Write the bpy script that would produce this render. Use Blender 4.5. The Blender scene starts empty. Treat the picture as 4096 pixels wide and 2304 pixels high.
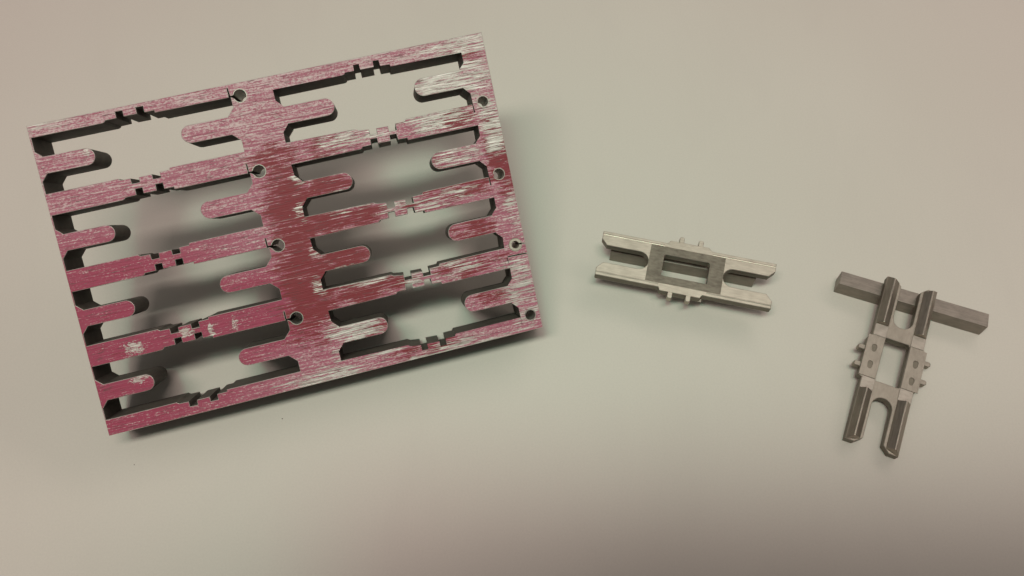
import bpy, bmesh, math, random
from mathutils import Vector, Matrix
from mathutils.geometry import tessellate_polygon
random.seed(7)
MM = 0.001                       # everything below is written in millimetres
scene = bpy.context.scene
C = scene.collection

# ------------------------------------------------------------------ camera
cam_d = bpy.data.cameras.new('camera')
cam = bpy.data.objects.new('camera', cam_d)
C.objects.link(cam)
cam_d.sensor_width = 36.0
cam_d.lens = 36.0 * 3400.0 / 4096.0
cam_d.clip_start = 0.005
cam_d.clip_end = 20.0
Rw = Matrix(((0.999978, 0.0, -0.0066289), (0.0031674, -0.878461, 0.4778037), (-0.0058232, -0.4778142, -0.8784417)))
M4 = (Rw @ Matrix(((1, 0, 0), (0, -1, 0), (0, 0, -1)))).to_4x4()
M4.translation = Vector((1.4335, -103.3248, 189.9626)) * MM
cam.matrix_world = M4
scene.camera = cam
cam_d.dof.use_dof = False

# ------------------------------------------------------------------ light
scene.view_settings.view_transform = 'Standard'
scene.view_settings.look = 'None'
scene.view_settings.exposure = 0.0
scene.view_settings.gamma = 1.0
world = bpy.data.worlds.new('World')
scene.world = world
world.use_nodes = True
wb = world.node_tree.nodes['Background']
wnt = world.node_tree                        # a room: pale ceiling overhead, dimmer walls towards the horizon
wtc = wnt.nodes.new('ShaderNodeTexCoord'); wsep = wnt.nodes.new('ShaderNodeSeparateXYZ')
wnt.links.new(wtc.outputs['Generated'], wsep.inputs[0])
wmr = wnt.nodes.new('ShaderNodeMapRange'); wmr.interpolation_type = 'SMOOTHSTEP'
wnt.links.new(wsep.outputs['Z'], wmr.inputs['Value'])
for k_, v_ in zip(('From Min', 'From Max', 'To Min', 'To Max'), (0.0, 1.0, 0.03, 0.30)): wmr.inputs[k_].default_value = v_
wnt.links.new(wmr.outputs[0], wb.inputs['Strength'])
wb.inputs['Color'].default_value = (0.94, 0.90, 0.88, 1)

def aim(o, pos, target, xdir):
    z = (Vector(pos) - Vector(target)).normalized()
    x = Vector(xdir); x = (x - x.dot(z) * z).normalized()
    y = z.cross(x)
    m = Matrix((x, y, z)).transposed().to_4x4()
    m.translation = Vector(pos) * MM
    o.matrix_world = m

LD = Vector((0.121, 0.236, -0.964)).normalized()
def ceiling_tube(name, target, dist, sx, sy, watts, col):
    l = bpy.data.lights.new(name, 'AREA'); l.shape = 'RECTANGLE'
    l.size = sx * MM; l.size_y = sy * MM; l.energy = watts; l.color = col
    o = bpy.data.objects.new(name, l); C.objects.link(o)
    aim(o, Vector(target) - LD * dist, target, (0.966, 0.258, 0))
    return o
ceiling_tube('fluorescent_lamp', (25, 15, 0), 1150, 820, 160, 8.9, (1.0, 0.85, 0.825))
fl = bpy.data.lights.new('added_far_fill', 'AREA'); fl.shape = 'RECTANGLE'; fl.size = 0.9; fl.size_y = 0.15; fl.energy = 1.6; fl.color = (1.0, 0.86, 0.80)  # added fill from an unseen source, brightens the table's far right
flo = bpy.data.objects.new('added_far_fill', fl); C.objects.link(flo)
aim(flo, (560, 520, 620), (40, 20, 0), (0.7, -0.7, 0))
sp = bpy.data.lights.new('added_green_spot', 'SPOT')  # added spot; its green pool imitates the lens colour cast on the table
sp.energy = 11.0; sp.color = (0.14, 1.0, 0.66); sp.shadow_soft_size = 0.12
sp.spot_size = math.radians(17); sp.spot_blend = 1.0
spo = bpy.data.objects.new('added_green_spot', sp); C.objects.link(spo)
aim(spo, Vector((5, 5, 0)) - LD * 1000, (5, 5, 0), (1, 0, 0))

# ------------------------------------------------------------------ materials
def new_mat(name):
    m = bpy.data.materials.new(name); m.use_nodes = True
    nt = m.node_tree
    return m, nt, nt.nodes['Principled BSDF']

class N:
    def __init__(s, nt): s.nt = nt
    def n(s, t, **k):
        x = s.nt.nodes.new(t)
        for a, b in k.items(): setattr(x, a, b)
        return x
    def link(s, a, b): s.nt.links.new(a, b)
    def val(s, sock, v):
        if isinstance(v, (int, float)): sock.default_value = v
        elif isinstance(v, tuple): sock.default_value = v
        else: s.link(v, sock)
    def math(s, op, a, b=0.0, c=None, clamp=False):
        x = s.n('ShaderNodeMath', operation=op); x.use_clamp = clamp
        s.val(x.inputs[0], a); s.val(x.inputs[1], b)
        if c is not None: s.val(x.inputs[2], c)
        return x.outputs[0]
    def rng(s, v, a, b, c=0.0, d=1.0, smooth=True):
        x = s.n('ShaderNodeMapRange'); x.interpolation_type = 'SMOOTHSTEP' if smooth else 'LINEAR'
        s.val(x.inputs['Value'], v)
        for i, q in zip(('From Min', 'From Max', 'To Min', 'To Max'), (a, b, c, d)): x.inputs[i].default_value = q
        return x.outputs[0]
    def mix(s, f, a, b):
        x = s.n('ShaderNodeMix', data_type='RGBA')
        s.val(x.inputs['Factor'], f); s.val(x.inputs['A'], a); s.val(x.inputs['B'], b)
        return x.outputs['Result']
    def coords(s):
        t = s.n('ShaderNodeTexCoord')
        v = s.n('ShaderNodeVectorMath', operation='SCALE'); v.inputs['Scale'].default_value = 1000.0
        s.link(t.outputs['Object'], v.inputs[0])
        return v.outputs[0]
    def scaled(s, v, sc, off=(0, 0, 0)):
        m = s.n('ShaderNodeMapping'); m.inputs['Scale'].default_value = sc; m.inputs['Location'].default_value = off
        s.link(v, m.inputs['Vector']); return m.outputs[0]
    def noise(s, v, scale, detail=3.0, rough=0.55, dist=0.0):
        x = s.n('ShaderNodeTexNoise'); x.inputs['Scale'].default_value = scale
        x.inputs['Detail'].default_value = detail; x.inputs['Roughness'].default_value = rough
        x.inputs['Distortion'].default_value = dist
        s.link(v, x.inputs['Vector']); return x.outputs['Fac']
    def blob(s, v, cx, cy, rx, ry):
        """1 at (cx, cy), falling to 0 at the ellipse's rim"""
        m = s.n('ShaderNodeMapping', vector_type='POINT')
        m.inputs['Scale'].default_value = (1 / rx, 1 / ry, 0.0)
        m.inputs['Location'].default_value = (-cx / rx, -cy / ry, 0)
        s.link(v, m.inputs['Vector'])
        l = s.n('ShaderNodeVectorMath', operation='LENGTH'); s.link(m.outputs[0], l.inputs[0])
        return s.rng(l.outputs['Value'], 1.0, 0.25)
    def bump(s, h, strength, dist):
        b = s.n('ShaderNodeBump'); b.inputs['Strength'].default_value = strength; b.inputs['Distance'].default_value = dist * MM
        s.link(h, b.inputs['Height']); return b.outputs[0]

CHIPS = [(9.5, -51.4, 4.2, 3.6), (21.0, -50.5, 3.6, 2.4), (26.3, -51.2, 1.5, 3.4), (31.6, -51.0, 1.6, 3.6), (8.8, -58.0, 5.0, 2.2), (10.5, -7.8, 1.5, 2.0)]
def dyed_metal():
    m, nt, p = new_mat('worn_red_dye_on_brushed_aluminium')
    g = N(nt); v = g.coords()                   # x along the plate, y up the plate (negative downwards)
    sepn = g.n('ShaderNodeSeparateXYZ'); g.link(v, sepn.inputs[0]); v_y = sepn.outputs['Y']
    def add(*a):
        r = a[0]
        for q in a[1:]: r = g.math('MAXIMUM', r, q)
        return r
    # brushed scratches run along the plate
    s1 = g.noise(g.scaled(v, (0.06, 2.4, 1)), 1.0, 4, 0.62, 0.08)
    s2 = g.noise(g.scaled(v, (0.13, 3.3, 1), (31, 7, 0)), 1.0, 3, 0.7, 0.08)
    s3 = g.noise(g.scaled(v, (0.07, 1.1, 1), (3, 17, 0)), 1.0, 5, 0.6, 0.5)
    speck = g.noise(g.scaled(v, (1.6, 2.4, 1), (9, 2, 0)), 1.0, 3, 0.7, 0.6)
    patch = g.noise(g.scaled(v, (0.22, 0.55, 1), (5, 11, 0)), 1.0, 6, 0.72, 0.7)
    # where the dye is whole: spine and parts of the right side
    def wb_(w, *q): return g.math('MULTIPLY', g.blob(v, *q), w)
    solid = add(g.blob(v, 49, -47, 11, 20), g.blob(v, 50, -30, 10, 17), wb_(0.95, 58, -42, 13, 5), wb_(0.95, 59, -25.5, 9, 4.5),
                wb_(0.9, 60, -33.5, 19, 5), wb_(0.85, 62, -50, 18, 5), wb_(0.95, 98, -27, 5, 16), wb_(0.8, 90, -16.5, 8, 4),
                wb_(0.8, 89, -32, 10, 5), wb_(0.75, 88, -42, 10, 5), wb_(0.6, 84, -50, 16, 6), wb_(0.55, 80, -33, 20, 6),
                wb_(0.85, 49, -17, 9, 5), wb_(0.75, 72, -66.5, 14, 2.6), wb_(0.7, 89, -58, 8, 4), wb_(0.5, 60, -17, 12, 4),
                wb_(0.7, 96, -4, 5, 3), wb_(0.6, 62, -59, 9, 5), wb_(0.55, 84, -25, 9, 5))
    # where the metal shows bare: top right, right side, and chipped rims of the openings beside the spine
    bare = add(wb_(1.0, 93, -8, 13, 8), wb_(1.0, 86, -9, 12, 5), wb_(0.9, 86, -16, 14, 5), wb_(0.75, 66, -16, 14, 4),
               wb_(0.95, 98, -20, 5, 12), wb_(0.9, 98, -1, 24, 4), wb_(0.7, 96, -58, 9, 16), wb_(0.6, 78, -50, 20, 5),
               wb_(0.8, 2, 0, 16, 3.5), wb_(0.65, 80, -33, 20, 5), wb_(0.75, 80, -68, 28, 4), wb_(0.8, 88, -25, 10, 5),
               wb_(1.0, 57, -58, 11, 6), wb_(0.9, 48, -68, 18, 4), wb_(0.7, 99, -40, 4, 10))
    # the chipped rims repeat with the rows of openings (16.85 mm pitch)
    pos = g.math('MULTIPLY', v_y, -1.0)
    cmb = g.n('ShaderNodeCombineXYZ'); g.link(sepn.outputs['X'], cmb.inputs[0]); g.link(g.math('MULTIPLY', g.math('MODULO', pos, 16.85), -1.0), cmb.inputs[1])
    v2 = cmb.outputs[0]
    rim = add(g.blob(v2, 51.6, -13.2, 3.0, 3.6), g.blob(v2, 53.0, -5.4, 3.4, 2.8), g.blob(v2, 58.5, -10.7, 9, 1.3), g.blob(v2, 61.5, -14.6, 11, 1.4))
    bare = add(bare, g.math('MULTIPLY', rim, g.rng(pos, 13.0, 19.0, 0.0, 0.74)))
    sc = g.noise(g.scaled(v, (0.11, 2.9, 1), (13, 40, 0)), 1.0, 5, 0.66, 0.2)
    sol = g.math('ADD', g.math('MULTIPLY', solid, 0.34), g.math('MULTIPLY', sc, 1.2))
    sol = g.math('ADD', sol, g.math('MULTIPLY', patch, 0.6))
    sol = g.rng(sol, 1.06, 1.13)
    sb = g.noise(g.scaled(v, (0.12, 3.0, 1), (50, 3, 0)), 1.0, 5, 0.66, 0.2)
    br = g.math('ADD', g.math('MULTIPLY', bare, 0.32), g.math('MULTIPLY', sb, 1.25))
    br = g.math('ADD', br, g.math('MULTIPLY', g.noise(g.scaled(v, (0.25, 0.6, 1), (21, 33, 0)), 1.0, 6, 0.7, 0.8), 0.5))
    br = g.rng(br, 1.08, 1.15)
    # left and lower-left: pink to magenta film with fine speckle
    mag = add(g.blob(v, 8, -50, 46, 34), g.blob(v, 36, -50, 22, 14))
    film = g.mix(g.rng(mag, 0.0, 0.8), (0.37, 0.11, 0.155, 1), (0.31, 0.042, 0.082, 1))
    wine = (0.20, 0.020, 0.026, 1)
    pale = (0.68, 0.60, 0.55, 1)
    thin = g.math('ADD', g.math('MULTIPLY', s2, 0.7), g.math('MULTIPLY', speck, 0.62))
    thin = g.math('ADD', thin, g.math('MULTIPLY', g.math('SUBTRACT', 1.0, g.rng(v_y, -30.0, 0.0)), -0.06))
    thin = g.math('SUBTRACT', thin, g.math('MULTIPLY', mag, 0.085))
    thinm = g.rng(thin, 0.57, 0.74)
    col = g.mix(g.math('MULTIPLY', thinm, 0.66), film, pale)
    dark = g.rng(s3, 0.50, 0.64)
    col = g.mix(g.math('MULTIPLY', dark, 0.5), col, (0.30, 0.06, 0.10, 1))
    # whole dye, crossed by fine pale scratches
    scr = g.math('MULTIPLY', g.rng(s1, 0.61, 0.68), 0.75)
    col2 = g.mix(scr, wine, (0.50, 0.30, 0.30, 1))
    col = g.mix(sol, col, col2)
    bm = g.math('MULTIPLY', br, g.rng(bare, -0.2, 0.3))
    chips = g.math('MULTIPLY', g.rng(patch, 0.66, 0.69), 0.8)
    rub = add(*[g.blob(v, *q) for q in CHIPS])
    rubn = g.noise(g.scaled(v, (0.75, 1.1, 1), (8, 8, 0)), 1.0, 5, 0.78, 1.2)
    chips = g.math('MAXIMUM', chips, g.math('MULTIPLY', g.rng(g.math('ADD', g.math('MULTIPLY', rub, 0.36), rubn), 0.80, 0.85), 0.9))
    bm = g.math('MAXIMUM', bm, chips)
    col = g.mix(bm, col, g.mix(g.rng(s2, 0.35, 0.7), (0.36, 0.31, 0.27, 1), (0.72, 0.67, 0.61, 1)))
    # thin dark scores
    score = g.rng(g.noise(g.scaled(v, (0.28, 3.6, 1), (77, 1, 0)), 1.0, 3, 0.65, 0.2), 0.57, 0.64)
    col = g.mix(g.math('MULTIPLY', score, 0.75), col, (0.12, 0.05, 0.05, 1))
    g.link(col, p.inputs['Base Color'])
    g.link(g.math('MULTIPLY', bm, 0.45), p.inputs['Metallic'])
    p.inputs['Roughness'].default_value = 0.55
    p.inputs['Specular IOR Level'].default_value = 0.35
    h = g.math('ADD', g.math('MULTIPLY', s2, 1.0), g.math('MULTIPLY', s1, 1.2))
    h = g.math('SUBTRACT', h, g.math('MULTIPLY', bm, 0.25))
    g.link(g.bump(h, 0.55, 0.12), p.inputs['Normal'])
    return m

def metal(name, base, dark, rough=0.45, metallic=0.75, stretch=(0.3, 3, 1), bstr=0.3):
    m, nt, p = new_mat(name)
    g = N(nt); v = g.coords()
    a = g.noise(g.scaled(v, stretch), 1.0, 5, 0.65, 0.2)
    b = g.noise(g.scaled(v, (0.25, 0.25, 0.25), (4, 9, 1)), 1.0, 3, 0.6)
    k = g.math('ADD', g.math('MULTIPLY', a, 0.6), g.math('MULTIPLY', b, 0.5))
    g.link(g.mix(g.rng(k, 0.38, 0.72), dark, base), p.inputs['Base Color'])
    p.inputs['Metallic'].default_value = metallic
    g.link(g.rng(a, 0.3, 0.7, rough - 0.06, rough + 0.08), p.inputs['Roughness'])
    g.link(g.bump(a, bstr, 0.05), p.inputs['Normal'])
    return m

def table_mat():
    m, nt, p = new_mat('matt_grey_laminate')
    g = N(nt); v = g.coords()
    a = g.noise(g.scaled(v, (0.012, 0.012, 0.012)), 1.0, 2, 0.5)
    b = g.noise(g.scaled(v, (2.2, 2.2, 2.2)), 1.0, 2, 0.6)
    c = g.mix(g.rng(a, 0.3, 0.7), (0.545, 0.505, 0.435, 1), (0.56, 0.52, 0.45, 1))
    c = g.mix(g.rng(b, 0.25, 0.8, 0.0, 0.16), c, (0.38, 0.355, 0.31, 1))
    d = g.noise(g.scaled(v, (0.06, 0.02, 0.06), (3, 1, 0)), 1.0, 5, 0.6, 0.8)
    c = g.mix(g.rng(d, 0.45, 0.75, 0.0, 0.10), c, (0.46, 0.42, 0.37, 1))
    g.link(c, p.inputs['Base Color'])
    p.inputs['Roughness'].default_value = 0.6
    p.inputs['Specular IOR Level'].default_value = 0.3
    g.link(g.bump(b, 0.08, 0.05), p.inputs['Normal'])
    return m

M_DYE = dyed_metal()
M_WALL_SHADED = metal('shaded_wire_cut_aluminium', (0.11, 0.09, 0.07, 1), (0.06, 0.048, 0.037, 1), 0.7, 0.0, (3, 3, 0.4))  # cut walls are dull grey metal; their shade is put into this darker colour
M_HOLE = metal('drilled_hole_wall', (0.42, 0.39, 0.33, 1), (0.30, 0.28, 0.24, 1), 0.45, 0.6, (3, 3, 0.4))
M_BARE = metal('bare_aluminium', (0.72, 0.67, 0.60, 1), (0.50, 0.46, 0.40, 1), 0.42, 0.6, (0.6, 5, 5), 0.4)
M_STEEL = metal('satin_steel', (0.53, 0.465, 0.38, 1), (0.41, 0.36, 0.29, 1), 0.46, 0.78, (0.35, 4, 4), 0.12)
M_RAIL = metal('wire_cut_steel', (0.38, 0.325, 0.265, 1), (0.28, 0.24, 0.195, 1), 0.38, 0.8, (0.3, 3, 3), 0.3)
M_FRONT_DIM = metal('dimmed_grey_steel', (0.36, 0.31, 0.255, 1), (0.28, 0.24, 0.195, 1), 0.5, 0.75, (0.8, 2, 2), 0.25)  # same steel as the backs, its dimmer reflection put into the colour
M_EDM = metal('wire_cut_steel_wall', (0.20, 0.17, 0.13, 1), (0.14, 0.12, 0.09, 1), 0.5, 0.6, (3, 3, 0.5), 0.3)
M_LAND = metal('freshly_milled_steel', (0.44, 0.38, 0.32, 1), (0.35, 0.30, 0.25, 1), 0.45, 0.6, (2, 0.6, 2), 0.5)
M_ROUGH = metal('scraped_steel_panel', (0.22, 0.19, 0.145, 1), (0.12, 0.10, 0.075, 1), 0.5, 0.6, (0.5, 1.6, 1), 1.0)
M_BAR = metal('ground_steel_bar', (0.30, 0.258, 0.215, 1), (0.19, 0.163, 0.135, 1), 0.45, 0.6, (0.25, 5, 5), 0.25)
M_TABLE = table_mat()
m, nt, p = new_mat('dark_grit'); p.inputs['Base Color'].default_value = (0.05, 0.04, 0.035, 1); p.inputs['Roughness'].default_value = 0.9
M_GRIT = m

# ------------------------------------------------------------------ helpers
def tag(o, label=None, cat=None, group=None, kind=None):
    if label: o['label'] = label
    if cat: o['category'] = cat
    if group: o['group'] = group
    if kind: o['kind'] = kind
    return o

def mesh_obj(name, verts, faces, mats, fmat=None, parent=None, smooth=None):
    me = bpy.data.meshes.new(name)
    me.from_pydata([tuple(c * MM for c in v) for v in verts], [], faces)
    for mt in mats: me.materials.append(mt)
    if fmat: me.polygons.foreach_set('material_index', fmat)
    me.validate(); me.update()
    o = bpy.data.objects.new(name, me); C.objects.link(o)
    if parent: o.parent = parent
    return o

def area2(P): return sum(P[i][0] * P[(i + 1) % len(P)][1] - P[(i + 1) % len(P)][0] * P[i][1] for i in range(len(P)))

def inset(P, seams, d):
    """P counter-clockwise when material is inside; moves edges inwards by d except the seams"""
    n = len(P); out = []
    E = []
    for i in range(n):
        a, b = Vector(P[i]), Vector(P[(i + 1) % n])
        t = (b - a).normalized(); nn = Vector((-t.y, t.x))
        E.append((a, t, nn, 0.0 if i in seams else d))
    for i in range(n):
        a0, t0, n0, d0 = E[i - 1]; a1, t1, n1, d1 = E[i]
        pnt = Vector(P[i]); cr = t0.x * t1.y - t0.y * t1.x
        if abs(cr) < 0.05:
            out.append(pnt + n1 * min(d0, d1)); continue
        A = a0 + n0 * d0; B = a1 + n1 * d1
        s = ((B.x - A.x) * t1.y - (B.y - A.y) * t1.x) / cr
        q = A + t0 * s
        if (q - pnt).length > 3 * d: q = pnt + (q - pnt).normalized() * 3 * d
        out.append(q)
    return [tuple(q) for q in out]

def prism(name, loops, z1, z0, mats, parent, ch=0.1, seams=None, mi=(0, 1, 2), chb=True, offset=(0, 0, 0)):
    """Extrude an outline with holes from z0 up to z1; small chamfer at the top rim.
    loops[0] is the outside; materials: top, chamfer, walls."""
    seams = seams or {}
    L = []
    for k, P in enumerate(loops):
        P = list(P); ccw = area2(P) > 0
        sm = set(seams.get(k, ()))
        if (k == 0) != ccw:
            n = len(P); P = P[::-1]; sm = {(n - 2 - i) % n for i in sm}
        L.append((P, sm))
    verts, faces, fm = [], [], []
    tops = [inset(P, sm, ch) for P, sm in L]
    bots = tops if chb else [P for P, sm in L]
    idx = []
    for (P, sm), T, Bt in zip(L, tops, bots):
        n = len(P); b = len(verts); idx.append((b, n))
        ox, oy, oz = offset
        verts += [(x + ox, y + oy, z1 + oz) for x, y in T]
        verts += [(x + ox, y + oy, z1 - ch + oz) for x, y in P]
        verts += [(x + ox, y + oy, (z0 + ch if chb else z0) + oz) for x, y in P]
        if chb: verts += [(x + ox, y + oy, z0 + oz) for x, y in Bt]
        rows = 4 if chb else 3
        for r in range(rows - 1):
            for i in range(n):
                j = (i + 1) % n
                faces.append((b + r * n + j, b + r * n + i, b + (r + 1) * n + i, b + (r + 1) * n + j))
                fm.append(mi[2] if r == 1 or i in sm else mi[1])
    def cap(loopset, row, flip):
        tri = tessellate_polygon([[Vector((x, y, 0)) for x, y in P] for P in loopset])
        flat = []
        for (b, n) in idx: flat += [b + row * n + i for i in range(n)]
        co = [q for P in loopset for q in P]
        for t in tri:
            a, b_, c = (co[i] for i in t)
            up = (b_[0] - a[0]) * (c[1] - a[1]) - (b_[1] - a[1]) * (c[0] - a[0]) > 0
            f = [flat[i] for i in t]
            if up == flip: f = f[::-1]
            faces.append(tuple(f)); fm.append(mi[2] if flip else mi[0])
    cap(tops, 0, False)
    nwall = len(fm)
    cap([P for P, s in L] if not chb else tops, 3 if chb else 2, True)
    if len(mi) > 3:
        for q_ in range(nwall, len(fm)): fm[q_] = mi[3]
    return mesh_obj(name, verts, faces, mats, fm, parent)

def arc(cx, cy, r, a0, a1, n):
    return [(cx + r * math.cos(math.radians(a0 + (a1 - a0) * i / n)), cy + r * math.sin(math.radians(a0 + (a1 - a0) * i / n))) for i in range(n + 1)]

def empty(name, mat):
    o = bpy.data.objects.new(name, None); C.objects.link(o)
    o.empty_display_size = 0.01; o.matrix_world = mat
    return o

# ------------------------------------------------------------------ the table
def table_top():
    W, D, T = 900, 600, 25
    v = [(-W/2, -D/2, 0), (W/2, -D/2, 0), (W/2, D/2, 0), (-W/2, D/2, 0)]
    v += [(x, y, -T) for x, y, z in v]
    o = mesh_obj('table_top', v, [(0, 1, 2, 3), (7, 6, 5, 4), (0, 4, 5, 1), (1, 5, 6, 2), (2, 6, 7, 3), (3, 7, 4, 0)], [M_TABLE])
    tag(o, kind='structure')
table_top()

# ------------------------------------------------------------------ the wire-cut plate
# plate frame: x along the plate, y DOWN the plate while drawing (flipped when built), z out of its red face
PO = Vector((-103.1657, 12.9893, 48.1438)); PX = Vector((0.966203, 0.257783, 0)); PD = Vector((0.213712, -0.801018, -0.559193))
PX.normalize(); PD = (PD - PX * PD.dot(PX)).normalized(); PU = PX.cross(-PD).normalized()
TH = 11.3
def interp(x, xs, ys):
    if x <= xs[0]: return ys[0]
    for i in range(1, len(xs)):
        if x <= xs[i]:
            t = (x - xs[i-1]) / (xs[i] - xs[i-1]); return ys[i-1] + t * (ys[i] - ys[i-1])
    return ys[-1]
def warp(q):
    x, y = q
    dx = interp(x, [0.5, 15, 52, 97], [-0.58, -0.3, 0.35, 0.15]) * y / 52
    dy = interp(x, [0, 52, 100], [0.15, -0.1, -0.35]) * y / 65
    return (x + dx, y + dy)
P_ = 16.85
def sh(L, r): return [(x, y + P_ * r) for x, y in L]
topL = [(0.35, 2.6), (15.3, 2.5), (15.75, 2.3), (15.9, 2.05), (18.3, 2.0), (18.35, 0.65), (19.85, 0.65), (19.85, 1.95), (22.65, 1.95),
        (22.7, 0.58), (24.25, 0.58), (24.25, 1.95), (26.3, 1.95), (26.35, 2.45), (42.28, 2.4)]
slitL = [(42.28, 0.35), (42.52, 0.35)]
holeL = lambda r: [(42.65, 2.12)] + [(44.7 + 1.42*math.cos(a), 2.45 + 1.42*math.sin(a)) for a in [math.radians(193 + 334*i/30) for i in range(31)]] + [(42.65, 2.36)]
rightL = [(42.65, 4.7), (41.0, 6.45), (41.0, 10.35), (42.65, 12.0), (42.65, 14.45)]     # seam 41.0
botL = [(42.65, 14.45), (26.4, 14.5), (26.3, 14.95), (24.15, 15.0), (24.15, 16.25), (22.5, 16.25), (22.5, 15.15), (19.7, 15.2),
        (19.65, 16.3), (18.0, 16.3), (17.95, 15.1), (15.9, 15.05), (15.4, 14.65), (0.35, 14.75)]
leftL = [(0.35, 12.1), (1.7, 10.55), (1.7, 6.9), (0.35, 5.6)]
topR = [(51.75, 2.5), (67.4, 2.35), (67.8, 2.2), (67.95, 1.9), (70.0, 1.9), (70.1, 0.62), (71.55, 0.62), (71.6, 1.9), (74.45, 1.9),
        (74.5, 0.58), (76.0, 0.6), (76.1, 1.95), (78.2, 2.0), (78.3, 2.5), (94.6, 2.55)]
rightR = [(94.6, 5.0), (93.2, 6.45), (93.2, 10.5), (94.6, 12.0), (94.6, 14.28)]
holeR = [(96.85 + 1.27*math.cos(a), 14.35 + 1.27*math.sin(a)) for a in [math.radians(183 + 350*i/30) for i in range(31)]] + [(94.6, 14.5)]
botR = [(94.36, 14.5), (78.85, 14.6), (78.5, 15.1), (76.3, 15.15), (76.3, 16.62), (74.6, 16.62), (74.6, 15.4), (71.9, 15.3),
        (71.9, 16.55), (70.25, 16.58), (70.25, 15.25), (68.0, 14.95), (67.4, 14.55), (51.75, 14.4)]
leftR = [(51.75, 12.0), (53.2, 10.45), (53.2, 6.6), (51.75, 5.0)]

def with_seams(parts):
    """parts: list of (points, seam?) - seam True marks the edge that follows the LAST point of that piece"""
    P, S = [], []
    for pts, s in parts:
        for q in pts: P.append(q)
        if s: S.append(len(P) - 1)
    return P, S
def flipy(P): return [(x, -y) for x, y in (warp(q) for q in P)]
def flipy_raw(P): return [(x, -y) for x, y in P]

# left column of openings (with the loose bars lifted out)
parts = [(topL + slitL, False)]
for r in range(4):
    parts += [(sh(holeL(r), r), False), (sh(rightL[:2], r), True), (sh(rightL[2:4] + ([rightL[4]] if r < 3 else []), r), r < 3)]
parts += [(sh(botL, 3), False)]
for r in range(3, -1, -1):
    parts += [(sh(leftL[:2], r), True), (sh(leftL[2:], r), False)]
    if r > 0: parts += [([(0.35, 2.6 + P_*r)], True), ([(0.35, 14.75 + P_*(r-1))], False)]
colL, seamL = with_seams(parts)
# right column, joined to the plate's outside by the two saw cuts of the third hole
yA, yB = 2*P_ + 14.30, 2*P_ + 16.55
rc = []
rc += [([(94.6, yB)], True), ([(94.6, 3*P_ + 2.55)], False)]
rc += [(sh(rightR[:2], 3), True), (sh(rightR[2:], 3), False), (sh(holeR, 3), False), (sh([(94.6, 16.4), (94.36, 16.4)] + botR, 3), False)]
for r in range(3, -1, -1):
    rc += [(sh(leftR[:2], r), True), (sh(leftR[2:], r), False)]
    if r > 0: rc += [([(51.75, 2.5 + P_*r)], True), ([(51.75, 14.4 + P_*(r-1))], False)]
rc += [(topR, False)]
for r in range(2):
    rc += [(sh(rightR[:2], r), True), (sh(rightR[2:], r), False), (sh(holeR, r), False), ([(94.6, 16.4 + P_*r)], True), ([(94.6, 2.55 + P_*(r+1))], False)]
rc += [(sh(rightR[:2], 2), True), (sh(rightR[2:4], 2), False), ([(94.38, yB - 2.0), (94.38, yB + 0.22)], False)]
colR, seamR = with_seams(rc)
hc = (97.0, yA)
key = [(hc[0] + 1.5*math.cos(math.radians(a)), hc[1] + 1.5*math.sin(math.radians(a))) for a in [-5 - 350*i/30 for i in range(31)]]
def edge_x(y): return 100.0 - 0.62 * y / 68.1
outer_a = [(0.0, 0.0), (100.0, -0.92), (edge_x(yA), yA - 0.13)]
outer_b = [(edge_x(yA), yA + 0.10), (edge_x(yB), yB - 0.1)]
outer_c = [(edge_x(yB), yB + 0.12), (99.36, 68.12), (-0.64, 69.05)]
body = list(flipy_raw(outer_a)) + flipy(key) + flipy_raw(outer_b)
k0 = len(body)
body += flipy(colR); seams0 = [k0 + s for s in seamR]
body += flipy_raw(outer_c)
plate_m = Matrix((PX, -PD, PU)).transposed().to_4x4()
base_local = Vector((-0.64, -69.05, -TH))
plate_m.translation = (PO + PX * base_local.x + (-PD) * base_local.y + PU * base_local.z) * MM
plate = empty('wire_cut_plate', plate_m)
tag(plate, 'large slotted aluminium plate with worn red dye, tilted up from the table', 'metal plate')
PLM = [M_DYE, M_BARE, M_WALL_SHADED]
def pobj(name, loops, seams, z1=0.0, z0=-TH, ch=0.09, mats=PLM, mi=(0, 1, 2)):
    o = prism(name, loops, z1, z0, mats, plate, ch, seams, mi)
    o.location = -base_local * MM
    return o
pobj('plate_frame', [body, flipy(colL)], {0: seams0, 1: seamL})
nf = 12
for r in range(4):
    f1 = [(1.7, 6.9), (1.7, 10.55)] + [(x, y) for x, y in arc(10.25, 8.72, 1.83, 90, -90, nf)]
    f2 = [(41.0, 6.45)] + arc(32.45, 8.4, 1.95, -90, -270, nf) + [(41.0, 10.35)]
    f3 = [(53.2, 6.6), (53.2, 10.45)] + arc(62.15, 8.52, 1.93, 90, -90, nf)
    f4 = [(93.2, 6.45)] + arc(84.35, 8.48, 2.0, -90, -270, nf) + [(93.2, 10.5)]
    for P, s in ((f1, 0), (f2, len(f2) - 1), (f3, 0), (f4, len(f4) - 1)):
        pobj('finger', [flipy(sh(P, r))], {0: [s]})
for r in range(1, 4):
    up = sh(botL, r - 1)
    lo = sh(topL + slitL + [(42.52, 2.12), (42.65, 2.12)], r)
    P = lo + up                              # lower profile left to right, then upper profile right to left
    P[0] = (0.35, P[0][1])
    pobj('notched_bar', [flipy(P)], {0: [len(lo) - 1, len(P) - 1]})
    up = sh(botR, r - 1); lo = sh(topR, r)
    if r < 3: P = lo + sh([(94.6, 16.4), (94.36, 16.4)], r - 1) + up
    else: P = lo + [(94.6, yB + 0.22), (94.38, yB + 0.22)] + up
    pobj('notched_bar', [flipy(P)], {0: [len(lo) - 1, len(P) - 1]})
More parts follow.
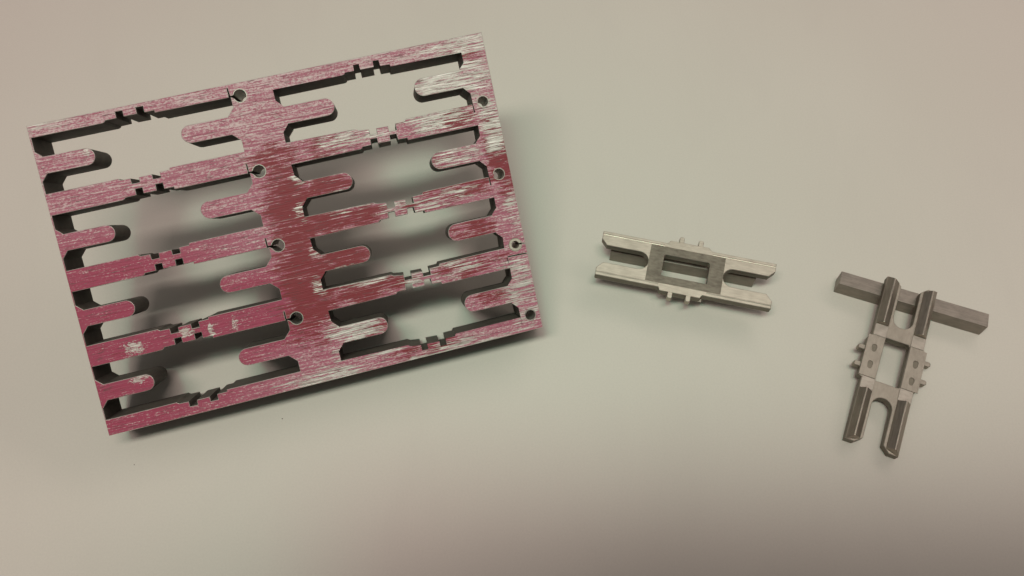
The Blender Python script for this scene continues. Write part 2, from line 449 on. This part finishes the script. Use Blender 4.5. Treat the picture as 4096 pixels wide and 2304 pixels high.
# bare chamfer rings round the holes and the bush in the third one on the right
def ring(cx, cy, r0, r1, name, z1, z0, gap=None, mats=None):
    mats = mats or [M_BARE]
    q = warp((cx, cy)); n = 40
    cx, cy = q[0], -q[1]
    a0, a1 = (0, 360) if gap is None else (gap[0], gap[1])
    if gap is None:
        outer = arc(cx, cy, r1, 0, 360 * (n-1) / n, n - 1); inner = arc(cx, cy, r0, 0, 360 * (n-1) / n, n - 1)
        return pobj(name, [outer, inner], {}, z1, z0, 0.05, mats, (0, 0, 0))
    outer = arc(cx, cy, r1, a0, a1, n) + arc(cx, cy, r0, a1, a0, n)
    return pobj(name, [outer], {}, z1, z0, 0.05, mats, (0, 0, len(mats) - 1))
RIM = [M_HOLE, M_HOLE]
for r in range(4):
    ring(44.7, 2.45 + P_*r, 1.34, 1.55, 'hole_rim', 0.04, -TH + 0.2, (-163, 163), RIM)
    if r != 2: ring(96.85, 14.35 + P_*r, 1.20, 1.42, 'hole_rim', 0.04, -TH + 0.2, (-170, 170), RIM)
ring(hc[0], hc[1], 0.86, 1.48, 'bushing', 0.05, -TH + 0.3, (8, 352), [M_STEEL])

# ------------------------------------------------------------------ fork-shaped clamp parts
# local frame: flat back at z = 0, ridges down to z = -RT
RT, BT = 4.2, 2.4
def clamp(m, label, front_up):
    th = empty('forked_clamp', m)
    tag(th, label, 'clamp part', 'forked steel clamps')
    top = [M_STEEL, M_STEEL, M_FRONT_DIM]
    L, W = 21.55, 6.0
    xs = [(9.3, 1)]
    o = []
    # upper half outline then lower half, counter-clockwise from the right-hand slot
    slotR = arc(11.6, 0, 2.32, 270, 90, 14)                      # right slot, apex at x = 9.28
    slotL = arc(-11.6, 0, 2.32, 90, -90, 14)
    o += [(L - 1.5, -2.32)] + [(x, y) for x, y in slotR] + [(L - 1.5, 2.32), (L, 3.9), (L, W)]
    o += [(5.9, W), (5.5, 6.2), (4.9, 6.85), (-4.7, 6.85), (-5.1, 6.2), (-5.5, W), (-L, W), (-L, 3.9), (-L + 1.5, 2.32)]
    o += slotL + [(-L + 1.5, -2.32), (-L, -4.0), (-L, -W), (-5.8, -W), (-5.4, -6.85), (4.5, -6.85), (5.0, -W), (L, -W), (L, -4.0)]
    win = [(5.65, -2.83), (5.65, 2.5), (5.3, 2.83), (-5.3, 2.83), (-5.65, 2.5), (-5.65, -2.83)]
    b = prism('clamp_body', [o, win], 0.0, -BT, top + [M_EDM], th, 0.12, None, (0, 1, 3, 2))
    # ridged rails along the four prongs
    for sx in (-1, 1):
        for sy in (-1, 1):
            prof = [(3.0, -BT + 0.06), (5.9, -BT + 0.06), (5.9, -BT - 0.3), (4.75, -RT), (4.4, -RT), (3.0, -BT - 0.45)]
            x0, x1 = 8.6, L + 0.04
            vs = []
            for (x, k) in ((x0, 0), (x1, 1)):
                for (y, z) in prof:
                    back = 0.0
                    if k: back = (0.9 * max(0, (-BT - z)) / (RT - BT)) + (0.9 if y < 3.1 else 0.0)
                    vs.append((sx * (x - back), sy * y, z))
            n = len(prof); fs = [tuple(range(n)), tuple(range(2*n - 1, n - 1, -1))] + [(i, n + i, n + (i + 1) % n, (i + 1) % n) for i in range(n)]
            if sx * sy > 0: fs = [f[::-1] for f in fs]
            ob = mesh_obj('ridge_rail', vs, fs, [M_RAIL], None, th)
            bm = bmesh.new(); bm.from_mesh(ob.data); bmesh.ops.recalc_face_normals(bm, faces=bm.faces)
            bmesh.ops.bevel(bm, geom=bm.edges[:], offset=0.12 * MM, segments=2, affect='EDGES', profile=0.6)
            bm.to_mesh(ob.data); bm.free()
    # bevel strips along the outer edge of the back
    for sy in (-1, 1):
        for sx in (-1, 1):
            x0, x1 = (5.9, L - 0.1)
            vs = [(sx*x, sy*y, z) for x in (x0, x1) for (y, z) in ((4.95, 0.0), (4.95, 0.11), (5.1, 0.14), (5.95, -0.35), (5.95, -0.5))]
            n = 5; fs = [tuple(range(n)), tuple(range(2*n - 1, n - 1, -1))] + [(i, n + i, n + (i + 1) % n, (i + 1) % n) for i in range(n)]
            ob = mesh_obj('edge_strip', vs, fs, [M_STEEL], None, th)
            bm = bmesh.new(); bm.from_mesh(ob.data); bmesh.ops.recalc_face_normals(bm, faces=bm.faces); bm.to_mesh(ob.data); bm.free()
    # dark scraped panel framing the window on the back
    pan = [(9.25, -4.9), (9.25, 4.95), (-9.25, 4.95), (-9.25, -4.9)]
    prism('scraped_panel', [pan, [(x * 1.004, y * 1.01) for x, y in win]], 0.09, 0.0, [M_ROUGH, M_STEEL], th, 0.06, None, (0, 1, 1), False)
    # side strips of the front with two keyhole pockets each
    for sy in (-1, 1):
        ys = (2.95, 6.82)
        st = [(-5.4, ys[0]), (5.2, ys[0]), (5.2, ys[1]), (-5.4, ys[1])]
        holes = []
        for px in ((-2.4, 2.0) if sy > 0 else (-1.7, 2.7)):
            cyy = 4.9
            holes.append(arc(px - 0.25, cyy, 0.62, -90, 90, 6) + arc(px - 1.15, cyy, 0.5, 90, 270, 6))
            prism('pocket_shade', [[(px - 1.8, sy * 4.1), (px + 0.6, sy * 4.1), (px + 0.6, sy * 5.7), (px - 1.8, sy * 5.7)]], -BT + 0.02, -BT - 0.06, [M_EDM], th, 0.02, None, (0, 0, 0))  # dark plate painted in for the shade of the pocket's depth
        st = [(x, sy * y) for x, y in st]; holes = [[(x, sy * y) for x, y in h] for h in holes]
        stp = prism('side_strip', [st] + holes, 0.22, 0.0, [M_FRONT_DIM], th, 0.03, None, (0, 0, 0), False)
        # mirrored in the mesh itself, so that normals stay right
        mm_ = Matrix.Translation((0, 0, -BT * MM)) @ Matrix.Diagonal((1, 1, -1, 1))
        bm = bmesh.new(); bm.from_mesh(stp.data); bm.transform(mm_); bmesh.ops.recalc_face_normals(bm, faces=bm.faces); bm.to_mesh(stp.data); bm.free()
        for sx in (-1, 1):
            pd = [(sx * 5.5, sy * 2.9), (sx * 8.5, sy * 2.9), (sx * 8.5, sy * 5.9), (sx * 5.5, sy * 5.9)]
            prism('bright_land', [pd], -BT + 0.02, -BT - 0.16, [M_LAND], th, 0.05, None, (0, 0, 0))
    # locating pins
    for (px, sy) in ((-2.7, -1), (1.75, -1), (-2.0, 1), (2.75, 1)):
        w_, e_ = 0.6, 8.35
        pin = [(px - w_, sy * 6.7), (px + w_, sy * 6.7), (px + w_, sy * (e_ - 0.3)), (px + w_ - 0.3, sy * e_), (px - w_ + 0.3, sy * e_), (px - w_, sy * (e_ - 0.3))]
        prism('locating_pin', [pin], -0.03, -2.0, [M_FRONT_DIM if front_up else M_STEEL], th, 0.1, None, (0, 0, 0))  # pins of the ridged-up clamp take the dimmed copy of the steel
    return th

def pose(x, y, z, yaw, pitch, roll, flip=False):
    m = Matrix.Translation(Vector((x, y, z)) * MM) @ Matrix.Rotation(math.radians(yaw), 4, 'Z') @ Matrix.Rotation(-math.radians(pitch), 4, 'Y') @ Matrix.Rotation(math.radians(roll), 4, 'X')
    if flip: m = m @ Matrix.Rotation(math.pi, 4, 'X')
    return m
clamp(pose(42.8, 0.95, 8.0, -12.97, 0, 8), 'forked steel clamp lying flat back up, dark frame round its window, nearest the red plate', False)
clamp(pose(90.05, -22.5, 2.45, 67.94, 6.4, 0, True), 'forked steel clamp with ridged prongs up, leaning across the bare steel bar', True)

# ------------------------------------------------------------------ square bars
def bar(p0, p1, w, h, label, endcut=0.0):
    """p0-p1: front bottom edge on the table"""
    a = Vector((p0[0], p0[1], 0)); b = Vector((p1[0], p1[1], 0))
    t = (b - a).normalized(); nn = Vector((-t.y, t.x, 0)); Lb = (b - a).length
    m = Matrix((t, nn, Vector((0, 0, 1)))).transposed().to_4x4(); m.translation = a * MM
    bm = bmesh.new()
    bmesh.ops.create_cube(bm, size=1.0)
    for v in bm.verts:
        v.co = Vector(((v.co.x + 0.5) * Lb, (v.co.y + 0.5) * w, (v.co.z + 0.5) * h)) * MM
    bmesh.ops.bevel(bm, geom=bm.edges[:], offset=0.22 * MM, segments=2, affect='EDGES', profile=0.7)
    me = bpy.data.meshes.new('steel_bar'); bm.to_mesh(me); bm.free(); me.materials.append(M_BAR)
    o = bpy.data.objects.new('steel_bar', me); C.objects.link(o); o.matrix_world = m
    return tag(o, label, 'steel bar', 'square steel bars under the clamps')
bar((25.1, 8.14), (60.9, 0.13), 3.75, 4.45, 'plain steel bar mostly hidden beneath the flat window-framed clamp')
bar((81.35, -1.14), (115.0, -13.2), 3.75, 4.5, 'plain square steel bar lying crosswise under the top prongs of the ridged clamp')

# ------------------------------------------------------------------ the unseen phone that takes the picture
# slab behind the lens, enlarged to deepen its shadow over the lower right table
ph_m = cam.matrix_world.copy() @ Matrix.Translation(Vector((0, 0, 0.0015)))
phone = empty('oversized_phone', ph_m)
tag(phone, 'unseen dark phone above the table, oversized to throw the broad soft shade at the lower right', 'tablet')
def rr(x0, y0, x1, y1, r):
    return arc(x1 - r, y0 + r, r, -90, 0, 6) + arc(x1 - r, y1 - r, r, 0, 90, 6) + arc(x0 + r, y1 - r, r, 90, 180, 6) + arc(x0 + r, y0 + r, r, 180, 270, 6)
M_PH, nt, p = new_mat('dark_phone_plastic'); p.inputs['Base Color'].default_value = (0.03, 0.03, 0.032, 1); p.inputs['Roughness'].default_value = 0.35
prism('phone_case', [rr(-66, -125, 150, 15, 9)], 8.5, 0.0, [M_PH], phone, 1.2, None, (0, 0, 0))
prism('phone_screen', [rr(-58, -113, 138, 10, 1.5)], 8.8, 8.4, [M_PH], phone, 0.1, None, (0, 0, 0))

# ------------------------------------------------------------------ specks of grit
for (x, y, s, lb) in ((-86.4, -46.1, 0.09, 'tiny dark speck on the table below the plate near its lower left corner'),
                      (-53.9, -35.0, 0.10, 'tiny dark speck on the table below the middle of the plate\'s bottom edge')):
    bm = bmesh.new(); bmesh.ops.create_icosphere(bm, subdivisions=2, radius=s * MM)
    for v in bm.verts:
        v.co = Vector((v.co.x * 1.5, v.co.y, v.co.z * 0.6)) * random.uniform(0.8, 1.2)
    me = bpy.data.meshes.new('grit_speck'); bm.to_mesh(me); bm.free(); me.materials.append(M_GRIT)
    o = bpy.data.objects.new('grit_speck', me); C.objects.link(o); o.location = (x * MM, y * MM, 0.5 * s * MM)
    tag(o, lb, 'speck', 'specks on the table')
